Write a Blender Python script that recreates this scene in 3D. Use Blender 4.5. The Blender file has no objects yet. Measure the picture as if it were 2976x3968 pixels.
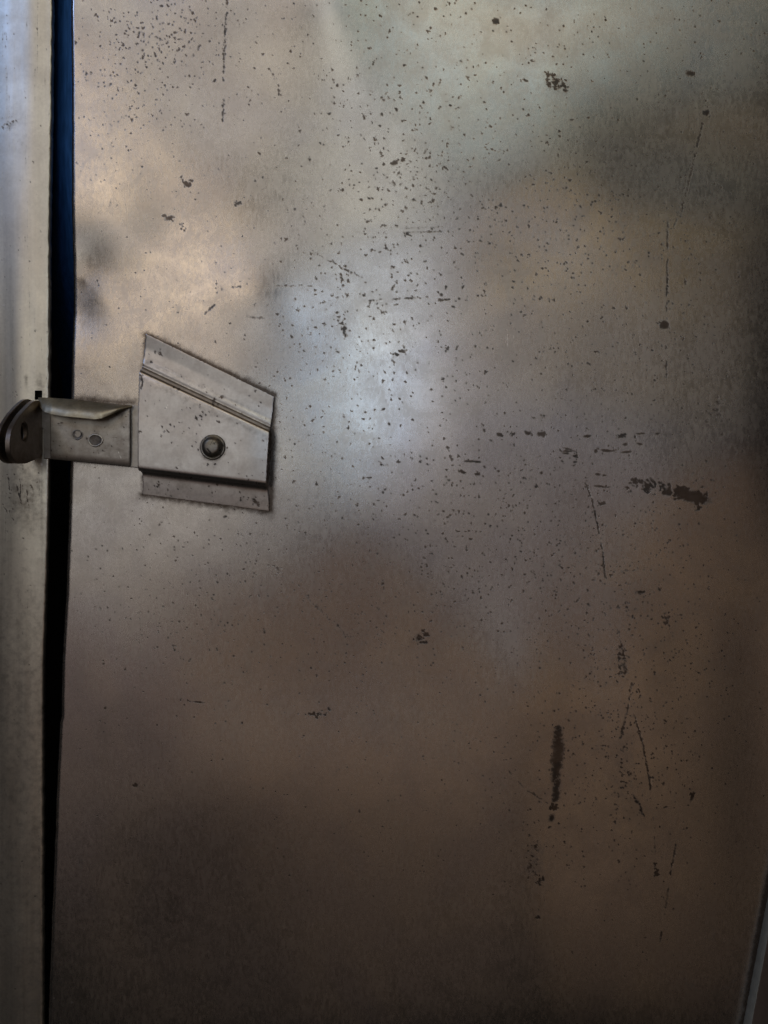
import bpy, bmesh, math, random
import numpy as np
from mathutils import Vector, Matrix

# ------------------------------------------------------------------ scene, camera, light
S = 1e-4                    # metres per unit of the wall grid (0.1 mm)
D = 0.298                   # camera distance from the door
sc = bpy.context.scene
cam = bpy.data.cameras.new("camera"); cam_o = bpy.data.objects.new("camera", cam)
sc.collection.objects.link(cam_o); sc.camera = cam_o
cam_o.location = (0, -D, 0); cam_o.rotation_euler = (math.radians(90), 0, 0)
cam.sensor_fit = 'VERTICAL'; cam.sensor_height = 24.0
cam.lens = 24.0 * D / (3968 * S)
cam.clip_start = 0.005; cam.clip_end = 50

world = bpy.data.worlds.new("World"); sc.world = world; world.use_nodes = True
bg = world.node_tree.nodes["Background"]
bg.inputs[0].default_value = (1.0, 0.92, 0.84, 1); bg.inputs[1].default_value = 0.0072

sc.view_settings.view_transform = 'Standard'; sc.view_settings.look = 'None'
sc.view_settings.exposure = 0; sc.view_settings.gamma = 1

# area lamps added behind the camera to build up the steel's reflections: x, y, z, width, height, radiance rgb
LAMPS = [
    (-0.717, -1.500, 0.684, 0.30, 0.35, (2.000, 1.611, 1.216)),
    (-0.355, -1.500, 1.107, 0.60, 0.40, (0.982, 0.911, 0.804)),
    (-0.029, -1.500, 0.322, 0.13, 0.35, (1.005, 1.559, 2.165)),
    (-0.029, -1.500, 0.684, 0.16, 0.80, (0.908, 0.907, 0.853)),
    (0.249, -1.500, 1.197, 0.70, 0.35, (0.693, 0.844, 0.835)),
    (-0.506, -1.500, 0.171, 0.50, 0.45, (0.834, 0.808, 0.766)),
    (0.158, -1.500, 0.262, 0.40, 0.60, (0.568, 0.537, 0.572)),
    (0.460, -1.500, 0.624, 0.25, 0.30, (0.514, 0.383, 0.212)),
    (0.580, -1.500, -0.372, 0.56, 0.85, (0.143, 0.093, 0.061)),
    (-0.113, -1.500, -0.462, 0.70, 0.60, (0.139, 0.094, 0.069)),
    (-0.717, -1.500, -0.311, 0.50, 0.60, (0.148, 0.111, 0.102)),
    (0.068, -1.500, 1.740, 1.60, 0.50, (0.807, 0.543, 0.296)),
    (-1.250, -1.500, 1.350, 0.25, 0.50, (3.4, 5.0, 9.0)),  # added lamp for a blue tint on the frame's upper left corner
]
for (x, y, z, w, h, col) in LAMPS:
    m = max(col)
    if m < 1e-3: continue
    L = bpy.data.lights.new("added_lamp", 'AREA'); L.shape = 'ELLIPSE'
    L.size = w * 1.128; L.size_y = h * 1.128; L.energy = m * w * h * 4 * 0.81
    L.color = [c / m for c in col]
    o = bpy.data.objects.new("added_lamp", L); sc.collection.objects.link(o)
    o.location = (x, y, z)
    o.rotation_euler = (Vector((0, 0, 0)) - Vector((x, y, z))).to_track_quat('-Z', 'Y').to_euler()

# dents of the door sheet: smooth bumps on a lattice (heights in mm)
DENT_X = [150, 325, 500, 675, 850, 1025, 1200, 1375, 1550, 1725, 1900, 2075, 2250, 2425, 2600, 2775, 2950]
DENT_Y = [-100, 75, 250, 425, 600, 775, 950, 1125, 1300, 1475, 1650, 1825, 2000, 2175, 2350, 2525, 2700, 2875, 3050, 3225, 3400, 3575, 3750, 3925, 4100]
DENT_S = 148.75
DENT_H = np.array([
    0.59, 0.2, -0.19, 0.37, 1.21, 0.36, 2.45, 0.9, -0.55, -0.34, -0.68, -0.59, -0.86, -0.9, -0.82, -0.77, -0.37,
    0.61, 0.2, 0.06, 0.02, 0.24, -0.32, 0.71, 0.51, -0.29, -0.11, -0.33, -0.55, -0.33, -0.37, -0.42, -0.23, -0.45,
    -0.18, -0.38, 0.09, -0.45, 0.07, 0.19, 0.32, 0.66, -0.11, -0.37, 0.04, -0.12, -0.47, -0.43, -0.46, -0.5, -0.06,
    -0.12, -0.33, -0.19, -0.04, -0.57, 0.02, 0.07, 0.06, 0.23, 0.02, -0.27, 0.16, -0.08, -0.34, -0.14, -0.2, 0.24,
    -0.82, -0.07, -0.62, -0.03, -0.02, 0.05, 0.09, 0.03, -0.03, 0.25, -0.16, 0, -0.08, -0.38, -0.78, -0.59, -0.86,
    -0.91, -0.05, -0.08, -0.58, -0.12, 0.02, -0.22, -0.05, 0.15, 0.04, 0.48, 0.26, -0.01, -0.11, 0.02, 0, 0.13,
    -0.6, -0.51, -0.64, -0.48, -0.42, -0.39, 0.51, 0.28, 0.16, 0.26, -0.24, -0.81, -0.1, -0.18, -0.21, -0.12, 0.19,
    -2.47, -1.14, -0.85, -0.3, -0.2, 1.93, -0.39, 0.08, -0.07, 0.1, -0.03, 0.15, -0.26, -0.2, -0.03, -0.17, 0.15,
    -0.77, -0.2, -0.48, 0.21, -0.55, -0.2, 0.31, 0.54, 0.11, 0.24, -0.1, -0.41, -0.27, -0.33, -0.12, 0.05, 0.45,
    -0.95, -0.47, -0.46, -0.47, 0.63, 0.63, 0.04, -0.01, 0.15, 0.26, -0.05, -0.04, -0.26, -0.32, -0.15, -0.22, 0.24,
    -0.15, -0.15, -0.05, 0.17, 0.15, -0.03, 0.42, 0.46, 0.25, 0.38, -0.02, -0.02, -0.03, 0.08, 0.21, 0.13, 0.9,
    -0.31, -0.24, -0.11, 0.11, 0.41, 0.6, 0.26, 0.22, 0.45, 0.2, -0.02, -0.24, -0.13, -0.13, 0.2, 0.35, 0.62,
    -0.11, -0.13, -0.1, -0.07, 0.22, 0.16, 0.37, 0.6, 0.21, 0.04, 0.01, -0.1, -0.28, -0.1, 0.28, -0.05, 0.09,
    -0.02, -0.14, -0.06, 0.03, 0.26, 0.13, 0.47, 0.14, 0.27, 0.02, -0.28, -0.04, -0.04, -0.24, 0.03, 0.03, 0.02,
    0.11, 0.02, -0.09, -0.01, 0.12, 0.24, 0.34, -0.35, 0.11, 0.18, 0.01, -0.19, -0.03, 0.2, -0.23, -0.02, -0.42,
    0.1, 0.12, 0.06, 0.02, -0.14, -0.08, 0, -0.35, -0.35, -0.05, 0.23, 0.36, -0.43, 0.69, -0.18, 0.13, -0.47,
    -0.01, 0.03, 0.16, 0, -0.13, -0.23, -0.35, -0.33, -0.29, -0.34, 0.17, 1.13, -0.44, 0.8, -0.17, 0.21, -0.43,
    -0.02, -0.14, -0.1, -0.12, -0.01, 0.09, 0, -0.04, -0.01, -0.01, 0.04, 0.72, -0.38, 0.72, 0.14, 0.17, -0.35,
    -0.03, -0.16, -0.08, -0.07, 0.03, 0.07, -0.03, 0, 0.08, 0.06, 0.15, 0.62, -0.21, 0.27, 0.14, 0.15, -0.33,
    0, -0.14, -0.08, -0.1, -0.1, -0.11, -0.12, -0.14, -0.01, 0.03, 0.16, 0.54, -0.08, 0.21, -0.08, 0.17, -0.32,
    0.12, -0.02, -0.13, -0.16, -0.21, -0.17, -0.13, -0.13, -0.01, 0.05, 0.18, 0.61, 0.02, 0.25, -0.12, 0.12, -0.26,
    0.24, 0.12, -0.14, -0.11, -0.22, -0.16, -0.1, -0.06, 0.03, 0.15, 0.27, 0.74, 0.24, 0.32, 0.04, 0.12, -0.11,
    0.24, 0.21, -0.03, -0.05, -0.15, -0.09, 0, 0.05, 0.14, 0.25, 0.37, 0.78, 0.43, 0.36, 0.21, 0.12, 0.12,
    0.24, 0.33, 0.15, 0.04, 0.01, 0.03, 0.13, 0.22, 0.32, 0.45, 0.67, 0.95, 0.75, 0.56, 0.46, 0.33, 0.34,
    0.18, 0.34, 0.32, 0.24, 0.23, 0.27, 0.37, 0.47, 0.56, 0.66, 0.77, 0.82, 0.74, 0.63, 0.54, 0.38, 0.24]).reshape(len(DENT_Y), len(DENT_X))

def dent(px, py):
    """height of the door sheet towards the camera in metres, for wall grid coordinates"""
    px = np.asarray(px, float); py = np.asarray(py, float)
    gx = np.exp(-(px[..., None] - np.array(DENT_X)) ** 2 / 2 / DENT_S ** 2)
    gy = np.exp(-(py[..., None] - np.array(DENT_Y)) ** 2 / 2 / DENT_S ** 2)
    return np.einsum('...j,ji,...i->...', gy, DENT_H, gx) * 1e-3

def at(px, py, h=0.0):
    """a point h metres in front of the door plane, seen at px, py of the wall grid"""
    k = (D - h) / D
    return ((px - 1488) * S * k, -h, (1984 - py) * S * k)

# ------------------------------------------------------------------ helpers
def thing(name, label, cat, loc=(0, 0, 0), group=None):
    o = bpy.data.objects.new(name, None); sc.collection.objects.link(o)
    o.empty_display_size = 0.01; o.location = loc
    o['label'] = label; o['category'] = cat
    if group: o['group'] = group
    return o

def mesh_obj(name, verts, faces, mat, parent=None, smooth=True, attrs=None):
    me = bpy.data.meshes.new(name)
    verts = np.asarray(verts, dtype=np.float32)
    if parent is not None:
        off = np.zeros(3); p = parent
        while p is not None: off += np.array(p.location); p = p.parent
        verts = (verts - off).astype(np.float32)
    faces = np.asarray(faces, dtype=object) if not isinstance(faces, np.ndarray) else faces
    if isinstance(faces, np.ndarray) and faces.dtype != object:
        n = len(faces); k = faces.shape[1]
        me.vertices.add(len(verts)); me.vertices.foreach_set('co', verts.ravel())
        me.loops.add(n * k); me.loops.foreach_set('vertex_index', faces.astype(np.int32).ravel())
        me.polygons.add(n); me.polygons.foreach_set('loop_start', np.arange(0, n * k, k, dtype=np.int32))
        me.polygons.foreach_set('loop_total', np.full(n, k, dtype=np.int32))
        me.update(calc_edges=True)
    else:
        me.from_pydata([tuple(map(float, v)) for v in verts], [], [tuple(f) for f in faces])
    if smooth: me.polygons.foreach_set('use_smooth', np.ones(len(me.polygons), dtype=bool))
    for k, a in (attrs or {}).items():
        at_ = me.attributes.new(k, 'FLOAT', 'POINT'); at_.data.foreach_set('value', np.asarray(a, dtype=np.float32).ravel())
    me.materials.append(mat)
    me.validate()
    o = bpy.data.objects.new(name, me); sc.collection.objects.link(o)
    if parent is not None: o.parent = parent
    return o

def grid_faces(ny, nx):
    i = np.arange(ny * nx, dtype=np.int32).reshape(ny, nx)
    return np.stack([i[:-1, :-1], i[1:, :-1], i[1:, 1:], i[:-1, 1:]], -1).reshape(-1, 4)

def solid(o, t, bevel=0.0, offset=-1):
    m = o.modifiers.new('solid', 'SOLIDIFY'); m.thickness = t; m.offset = offset
    if bevel:
        b = o.modifiers.new('bevel', 'BEVEL'); b.width = bevel; b.segments = 2; b.limit_method = 'ANGLE'; b.angle_limit = math.radians(50)
    return o

rng = np.random.default_rng(11)

# ------------------------------------------------------------------ pits, stains, scratches and some painted shade stored per vertex
class WearShade:
    """two fields over the wall grid: 'pit' (dark corroded specks) and 'grime' (thin brown film, also painted shade)"""
    def __init__(s, PX, PY):
        s.PX = PX; s.PY = PY; s.pit = np.zeros(PX.shape, np.float32); s.grime = np.zeros(PX.shape, np.float32)
        s.bright = np.zeros(PX.shape, np.float32)
        s.rowy = PY[:, PY.shape[1] // 2]; s.colx = PX[PX.shape[0] // 2, :]; s.minx = PX.min(0); s.maxx = PX.max(0)
        s.miny = PY.min(1); s.maxy = PY.max(1)
    def win(s, x0, x1, y0, y1):
        jj = np.where((s.maxx >= x0) & (s.minx <= x1))[0]; ii = np.where((s.maxy >= y0) & (s.miny <= y1))[0]
        if len(jj) == 0 or len(ii) == 0: return None
        return slice(ii[0], ii[-1] + 1), slice(jj[0], jj[-1] + 1)
    def blob(s, x, y, rx, ry, a=0.0, v=1.0, field='pit', soft=1.0):
        R = max(rx, ry) * 2.0 + 2; w = s.win(x - R, x + R, y - R, y + R)
        if w is None: return
        dx = s.PX[w] - x; dy = s.PY[w] - y; c, q = math.cos(a), math.sin(a)
        u = (dx * c + dy * q) / rx; t = (-dx * q + dy * c) / ry
        f = v * np.exp(-((u * u + t * t) ** (1.0 / soft)) * 0.7)
        F = getattr(s, field); F[w] = np.maximum(F[w], f)
    def speck(s, x, y, r, v=1.0):
        r = r * .9
        if r < 3.6: s.blob(x, y, r * 1.1, r * rng.uniform(.7, 1.1), rng.uniform(0, 3.1), v); return
        s.blob(x, y, r * .62, r * rng.uniform(.4, .62), rng.uniform(0, 3.1), v)
        for k in range(rng.integers(2, 6)):
            a = rng.uniform(0, 6.28); d = r * rng.uniform(.5, 1.2)
            s.blob(x + d * math.cos(a), y + d * math.sin(a), r * rng.uniform(.25, .6), r * rng.uniform(.16, .32), a + rng.normal(0, .5), v * rng.uniform(.6, 1))
    def line(s, pts, w=3, v=.8, gap=0.0, jit=1.0, field='pit', step=4):
        for (xa, ya), (xb, yb) in zip(pts[:-1], pts[1:]):
            L = math.hypot(xb - xa, yb - ya); n = max(1, int(L / step)); a = math.atan2(yb - ya, xb - xa)
            on = 1
            for k in range(n):
                if gap and rng.random() < .18: on = 0 if rng.random() < gap else 1
                if not on: continue
                t = k / n
                s.blob(xa + (xb - xa) * t + rng.normal(0, jit), ya + (yb - ya) * t + rng.normal(0, jit), step * 1.1, w * rng.uniform(.5, 1.2), a, v * rng.uniform(.6, 1.1), field)
    def smear(s, x, y, rx, ry, n, a=0.0, v=1.0, r=6):
        for k in range(n):
            u, t = rng.uniform(-1, 1), rng.normal(0, .42)
            c, q = math.cos(a), math.sin(a)
            s.speck(x + u * rx * c - t * ry * q, y + u * rx * q + t * ry * c, r * rng.uniform(.6, 1.5), v * rng.uniform(.9, 1.45))

# ------------------------------------------------------------------ materials
def metal(name, tint_a, tint_b, rough=0.27, brush=None, grain=1.0, grime_shade_col=(.055, .035, .022), patina=.25, mottle=1.0, scale=1.0, attrs=True):
    m = bpy.data.materials.new(name); m.use_nodes = True; N = m.node_tree.nodes; K = m.node_tree.links
    for n in list(N): N.remove(n)
    out = N.new('ShaderNodeOutputMaterial'); P = N.new('ShaderNodeBsdfPrincipled'); K.new(P.outputs[0], out.inputs[0])
    tc = N.new('ShaderNodeTexCoord')
    def val(x):
        v = N.new('ShaderNodeValue'); v.outputs[0].default_value = x; return v.outputs[0]
    def mth(op, a, b=0.0, clamp=False):
        n = N.new('ShaderNodeMath'); n.operation = op; n.use_clamp = clamp
        for i, q in enumerate((a, b)):
            if isinstance(q, (int, float)): n.inputs[i].default_value = q
            else: K.new(q, n.inputs[i])
        return n.outputs[0]
    def mapr(a, lo, hi, o0=0.0, o1=1.0, smooth=True):
        n = N.new('ShaderNodeMapRange'); n.interpolation_type = 'SMOOTHSTEP' if smooth else 'LINEAR'
        K.new(a, n.inputs[0]); n.inputs[1].default_value = lo; n.inputs[2].default_value = hi; n.inputs[3].default_value = o0; n.inputs[4].default_value = o1
        return n.outputs[0]
    def noise(sc_, det=3.0, rgh=.55, stretch=(1, 1, 1), rot=0.0, dist=0.0, loc=(0, 0, 0)):
        mp = N.new('ShaderNodeMapping'); K.new(tc.outputs['Object'], mp.inputs[0])
        mp.inputs['Rotation'].default_value = (0, rot, 0); mp.inputs['Scale'].default_value = stretch; mp.inputs['Location'].default_value = loc
        n = N.new('ShaderNodeTexNoise'); K.new(mp.outputs[0], n.inputs['Vector'])
        n.inputs['Scale'].default_value = sc_; n.inputs['Detail'].default_value = det; n.inputs['Roughness'].default_value = rgh; n.inputs['Distortion'].default_value = dist
        return n.outputs['Fac']
    def mix(f, a, b):
        n = N.new('ShaderNodeMix'); n.data_type = 'RGBA'
        if isinstance(f, float): n.inputs[0].default_value = f
        else: K.new(f, n.inputs[0])
        for i, q in ((6, a), (7, b)):
            if isinstance(q, tuple): n.inputs[i].default_value = (*q, 1)
            else: K.new(q, n.inputs[i])
        return n.outputs[2]
    big = noise(22 * scale, 4, .55, dist=.6)
    mid = noise(90 * scale, 5, .65, dist=.4, loc=(3, 1, 7))
    fine = noise(900, 3, .6)
    col = mix(mapr(big, .35, .65), tint_a, tint_b)
    # patina film: slightly browner, duller patches
    pat = mapr(mth('ADD', mth('MULTIPLY', mid, .6), mth('MULTIPLY', big, .5)), .42, .72)
    col = mix(mth('MULTIPLY', pat, patina), col, (tint_a[0] * .62, tint_a[1] * .56, tint_a[2] * .5))
    # swirling wipe marks
    w1 = noise(900, 2, .6, stretch=(1, 1, .35), rot=.75, dist=.5, loc=(1, 2, 3))
    w2 = noise(900, 2, .6, stretch=(1, 1, .35), rot=-.85, dist=.5, loc=(5, 2, 1))
    w3 = noise(900, 2, .6, stretch=(1, 1, .5), rot=1.5, dist=.5, loc=(2, 7, 1))
    wp = mix(mapr(noise(35, 2, .5, loc=(4, 4, 8)), .44, .56), mix(mapr(big, .42, .58), w1, w2), w3)
    if brush: wp = noise(500, 3, .6, stretch=brush, dist=.1)
    sh = mapr(wp, .25, .75, 1 - .06 * mottle, 1 + .06 * mottle, False)
    g2 = mapr(fine, .3, .7, 1 - .06 * grain, 1 + .06 * grain, False)
    vm = N.new('ShaderNodeVectorMath'); vm.operation = 'SCALE'; K.new(col, vm.inputs[0]); K.new(mth('MULTIPLY', sh, g2), vm.inputs['Scale'])
    col = vm.outputs[0]
    rg = mth('ADD', mapr(mid, .3, .7, rough - .03, rough + .03, False), mapr(wp, .3, .7, -.03, .03, False))
    metalness = val(1.0); pit = None
    if attrs:
        def att(nm):
            a = N.new('ShaderNodeAttribute'); a.attribute_name = nm; return a.outputs['Fac']
        ed = noise(1500, 3, .6, loc=(9, 9, 2)); ed2 = noise(380, 4, .65, loc=(2, 9, 2))
        gate = mapr(att('pit'), .0, .25, .30, 1.0)
        pv = mth('ADD', att('pit'), mth('MULTIPLY', gate, mth('ADD', mth('MULTIPLY', mth('SUBTRACT', ed, .5), .9), mth('MULTIPLY', mth('SUBTRACT', ed2, .5), .8))))
        pit = mapr(pv, .27, .5)
        haz = mapr(mth('ADD', att('pit'), mth('MULTIPLY', mth('SUBTRACT', ed2, .5), .4)), .08, .5, 0, .35)
        gv = mth('ADD', att('grime'), mth('MULTIPLY', mth('SUBTRACT', ed2, .5), .9))
        gr = mapr(gv, .15, .95, 0, .9)
        br = mapr(att('bright'), .2, .7)
        hz = mth('MAXIMUM', haz, mth('MULTIPLY', pit, .3))
        col = mix(mth('MULTIPLY', gr, mapr(att('grime'), 0, .1)), col, grime_shade_col)
        col = mix(haz, col, (tint_a[0] * .42, tint_a[1] * .38, tint_a[2] * .34))
        col = mix(mth('MULTIPLY', mth('MULTIPLY', pit, mapr(mid, .3, .6, .8, 1.0)), mapr(att('pit'), .25, .7, .7, 1.0)), col, mix(mapr(mid, .45, .6), (.10, .076, .060), (.085, .080, .076)))
        col = mix(br, col, (.9, .88, .84))
        metalness = mth('SUBTRACT', 1.0, mth('MAXIMUM', mth('MULTIPLY', pit, .08), mth('MULTIPLY', gr, .35)), True)
        rg = mth('ADD', rg, mth('MULTIPLY', hz, .22))
    K.new(col, P.inputs['Base Color']); K.new(metalness, P.inputs['Metallic']); K.new(rg, P.inputs['Roughness'])
    hgt = mth('ADD', mth('MULTIPLY', wp, .5), mth('MULTIPLY', fine, .35))
    if pit is not None: hgt = mth('SUBTRACT', hgt, mth('MULTIPLY', pit, 1.6))
    bp = N.new('ShaderNodeBump'); bp.inputs['Strength'].default_value = .24 * grain; bp.inputs['Distance'].default_value = 0.00006
    K.new(hgt, bp.inputs['Height']); K.new(bp.outputs[0], P.inputs['Normal'])
    return m

def flaky(name):
    """grey and olive paint flaking off a blackened bolt"""
    m = metal(name, (.42, .41, .39), (.30, .27, .20), rough=.45, patina=.5, scale=5, attrs=False, mottle=2)
    N = m.node_tree.nodes; K = m.node_tree.links; P = N['Principled BSDF']
    tc = N.new('ShaderNodeTexCoord'); n = N.new('ShaderNodeTexNoise'); K.new(tc.outputs['Object'], n.inputs['Vector'])
    n.inputs['Scale'].default_value = 330; n.inputs['Detail'].default_value = 4; n.inputs['Roughness'].default_value = .6; n.inputs['Distortion'].default_value = .8
    r = N.new('ShaderNodeMapRange'); K.new(n.outputs['Fac'], r.inputs[0]); r.inputs[1].default_value = .56; r.inputs[2].default_value = .60
    src = P.inputs['Base Color'].links[0].from_socket; mx = N.new('ShaderNodeMix'); mx.data_type = 'RGBA'
    K.new(r.outputs[0], mx.inputs[0]); K.new(src, mx.inputs[6]); mx.inputs[7].default_value = (.02, .016, .013, 1); K.new(mx.outputs[2], P.inputs['Base Color'])
    m2 = N.new('ShaderNodeMath'); m2.operation = 'SUBTRACT'; m2.inputs[0].default_value = 1; K.new(r.outputs[0], m2.inputs[1]); K.new(m2.outputs[0], P.inputs['Metallic'])
    return m

M_door = metal('worn_steel', (.60, .565, .52), (.555, .535, .53))
M_frame = metal('brushed_steel', (.76, .73, .63), (.68, .65, .57), brush=(1, 1, .03), mottle=1.3, patina=.3, rough=.39)
M_plate = metal('plate_steel', (.60, .58, .56), (.60, .59, .585), rough=.33, patina=.4, scale=1.6)
M_strap = metal('strap_steel', (.47, .445, .41), (.53, .51, .47), rough=.42, patina=.6, scale=2.2, brush=(.2, 1, 1), mottle=1.5, attrs=True)
M_lip = metal('grimy_steel', (.68, .64, .50), (.48, .45, .34), rough=.5, patina=.7, scale=3, mottle=1.6, attrs=False)
M_ear = metal('dark_steel', (.26, .22, .19), (.33, .29, .25), rough=.45, patina=.6, scale=3, attrs=False)
M_bolt = flaky('flaking_bolt_paint')

M_strap2 = metal('strap_scar', (.42, .40, .36), (.36, .34, .31), rough=.45, patina=.6, scale=6, attrs=False)
M_lipd = metal('rail_steel', (.24, .22, .21), (.20, .18, .17), rough=.5, patina=.4, scale=1, attrs=False)
M_weld = metal('weld_scar', (.16, .15, .14), (.24, .22, .2), rough=.5, patina=.9, scale=6, attrs=False)
M_ring = metal('weld_ring', (.85, .82, .75), (.7, .67, .6), rough=.45, patina=.5, scale=6, attrs=False)

def plain(name, col, rough, metallic=0.0):
    m = bpy.data.materials.new(name); m.use_nodes = True; P = m.node_tree.nodes['Principled BSDF']
    n = m.node_tree.nodes.new('ShaderNodeTexNoise'); n.inputs['Scale'].default_value = 60; n.inputs['Detail'].default_value = 5
    r = m.node_tree.nodes.new('ShaderNodeValToRGB'); m.node_tree.links.new(n.outputs['Fac'], r.inputs[0])
    r.color_ramp.elements[0].color = (*[c * .7 for c in col], 1); r.color_ramp.elements[1].color = (*[c * 1.3 for c in col], 1)
    r.color_ramp.elements[0].position = .3; r.color_ramp.elements[1].position = .7
    m.node_tree.links.new(r.outputs[0], P.inputs['Base Color'])
    P.inputs['Roughness'].default_value = rough; P.inputs['Metallic'].default_value = metallic
    return m
M_navy = plain('navy_paint', (.022, .080, .25), .5, 1.0)
M_edge = plain('lit_rail_edge', (.34, .35, .31), .6, .2)  # paler than the face: side light painted into the colour
M_black = plain('dark_hollow', (.012, .012, .012), .8)  # black colour stands in for the dark inside gap and slot

# ------------------------------------------------------------------ door
def interp(y, tab):
    t = np.array(tab, float); return np.interp(y, t[:, 0], t[:, 1])
DOOR_EDGE = [(-600, 282), (0, 274), (500, 268), (900, 264), (1300, 262), (1800, 264), (2100, 257), (2300, 251), (2600, 236), (2780, 232), (2800, 227),
             (3100, 212), (3500, 200), (3968, 186), (4600, 165)]
FRAME_EDGE = [(-600, 210), (0, 206), (500, 201), (900, 195), (1300, 195), (1800, 195), (2000, 191), (2300, 184), (2600, 173), (3100, 171), (3968, 170), (4600, 168)]

ys = np.concatenate([np.linspace(-620, -40, 24), np.arange(-20, 3992, 4.0), np.linspace(4010, 4600, 24)])
d_edge = np.concatenate([[0, 1, 3, 5.5, 9, 13], np.arange(17, 2760, 4.0), np.linspace(2780, 3500, 24)])   # distance from the door's edge
YY, DD = np.meshgrid(ys, d_edge, indexing='ij')
edge = interp(ys, DOOR_EDGE) + np.convolve(rng.normal(0, 1.6, len(ys) + 10), np.ones(11) / 11, 'same')[5:5 + len(ys)] * .8
k = np.clip(1 - DD / 420, 0, 1)
XX = 258 + DD + (edge[:, None] - 258) * k * k * (3 - 2 * k)
RAD = 17.0
drop = np.where(DD < RAD, RAD - np.sqrt(np.clip(RAD ** 2 - (RAD - DD) ** 2, 0, None)), 0) * S
H = dent(XX, YY) - drop
# small local dents beside the gap and under the catch plate
for (x, y, s_, h_) in [(330, 985, 60, -.00035), (372, 1140, 55, .00028), (640, 880, 70, -.00018), (300, 1215, 60, -.00018)]:
    H += h_ * np.exp(-((XX - x) ** 2 + (YY - y) ** 2) / 2 / s_ ** 2)
W = WearShade(XX, YY)
def field(cx, cy, sx, sy, n, rlo, rhi, v=(.6, 1.0)):
    n = int(n * 2.0)
    for i in range(n):
        x, y = rng.normal(cx, sx), rng.normal(cy, sy)
        if x < 275 or x > 2990 or y < -20 or y > 3985: continue
        r = rlo + (rhi - rlo) * rng.random() ** 2.2
        W.speck(x, y, r, rng.uniform(*v))
field(620, 110, 150, 90, 110, 3.5, 8); field(560, 300, 150, 130, 90, 3.2, 7); field(420, 430, 110, 150, 60, 2.5, 5, (.4, .7))
field(1650, 560, 330, 300, 150, 4, 8.5); field(1600, 700, 120, 160, 60, 4, 9); field(2000, 800, 280, 230, 130, 4, 8); field(1450, 1050, 240, 220, 90, 4, 9)
field(1620, 1760, 240, 200, 90, 4.5, 8.5); field(2450, 900, 260, 300, 90, 3, 6); field(1800, 150, 600, 150, 60, 3, 6); field(1200, 420, 220, 260, 50, 4, 9)
field(1350, 1250, 230, 180, 60, 4, 8); field(2350, 2250, 210, 330, 230, 3, 6, (.5, .9)); field(2400, 2850, 180, 270, 230, 2.8, 6.5, (.5, .9)); field(1900, 2150, 220, 160, 90, 3.5, 7)
field(780, 2420, 200, 170, 60, 3, 7, (.5, .9)); field(560, 2280, 160, 120, 26, 3, 6, (.5, .8)); field(1400, 2450, 220, 160, 50, 2.8, 6, (.5, .8)); field(1050, 2080, 240, 150, 40, 3, 6, (.5, .9))
field(2600, 1650, 260, 500, 120, 2.5, 6, (.4, .8)); field(2550, 900, 300, 450, 90, 2.5, 5.5, (.4, .8)); field(1500, 2250, 500, 300, 160, 2.5, 5.5, (.4, .85)); field(2200, 2900, 330, 500, 160, 2.5, 5, (.4, .8)); field(2750, 1750, 140, 260, 60, 3, 8, (.4, .7)); field(2700, 500, 160, 260, 40, 3, 7, (.4, .7)); field(2100, 1700, 380, 260, 120, 2.5, 5.5, (.5, .9)); field(1150, 1450, 160, 200, 30, 4, 7)
field(2800, 2600, 120, 300, 40, 3, 9, (.4, .7)); field(1500, 3000, 700, 400, 70, 2.5, 5, (.4, .8)); field(2300, 1250, 250, 200, 50, 3, 7)
for i in range(2400):
    W.speck(rng.uniform(290, 2970), 3500 * rng.random() ** 1.1, rng.uniform(1.9, 4.4), rng.uniform(.35, .8))
# named marks
for a in [(2050, 1678, 14, 7), (2097, 1682, 18, 10), (2277, 1690, 20, 5.5), (2411, 1689, 24, 7), (2485, 1680, 22, 4.5), (2461, 1693, 4, 6), (2547, 1681, 12, 4), (2424, 1722, 9, 5),
          (2480, 1721, 13, 4), (2202, 1739, 22, 3), (2204, 1748, 22, 3), (2195, 1757, 15, 3.5), (2310, 1748, 5, 8), (2350, 1746, 20, 5), (2372, 1748, 20, 3), (2428, 1752, 20, 4),
          (2232, 1767, 8, 6), (2322, 1884, 20, 4), (2350, 1888, 18, 3), (2337, 1952, 12, 6), (2346, 1842, 10, 3), (1822, 1788, 22, 4), (1850, 1790, 14, 4), (1790, 1828, 14, 7), (1850, 1838, 12, 5),
          (2318, 1838, 9, 4), (2230, 1790, 9, 4), (1560, 1362, 15, 7), (1535, 1374, 12, 6), (2577, 1257, 17, 16), (1924, 72, 13, 13), (527, 3045, 11, 8), (1530, 632, 15, 10), (1560, 622, 8, 8),
          (920, 785, 15, 9), (725, 712, 14, 7), (650, 838, 20, 9), (630, 828, 9, 5), (1210, 2770, 14, 6), (770, 2722, 22, 3), (2080, 3543, 9, 7), (1335, 1275, 6, 14), (2682, 3085, 7, 24),
          (2678, 275, 16, 10), (2745, 430, 12, 14), (2690, 280, 10, 8), (1620, 2472, 16, 12), (1650, 2460, 10, 10), (1640, 2490, 12, 6), (2480, 2295, 16, 6), (1990, 1682, 8, 5), (1935, 1685, 10, 8)]:
    if min(a[2:]) > 5:
        W.blob(a[0], a[1], a[2] * .9, a[3] * .9, rng.normal(0, .2), rng.uniform(.55, .75), soft=.8)
        W.smear(a[0], a[1], a[2] * 1.1, a[3] * 1.1, 8, 0, .85, 3.4)
    else: W.blob(a[0], a[1], a[2], a[3], rng.normal(0, .08), rng.uniform(.7, .9), soft=.8)
    if rng.random() < .6: W.speck(a[0] + rng.normal(0, a[2]), a[1] + rng.normal(0, a[3]), max(3, a[3] * .8))
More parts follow.
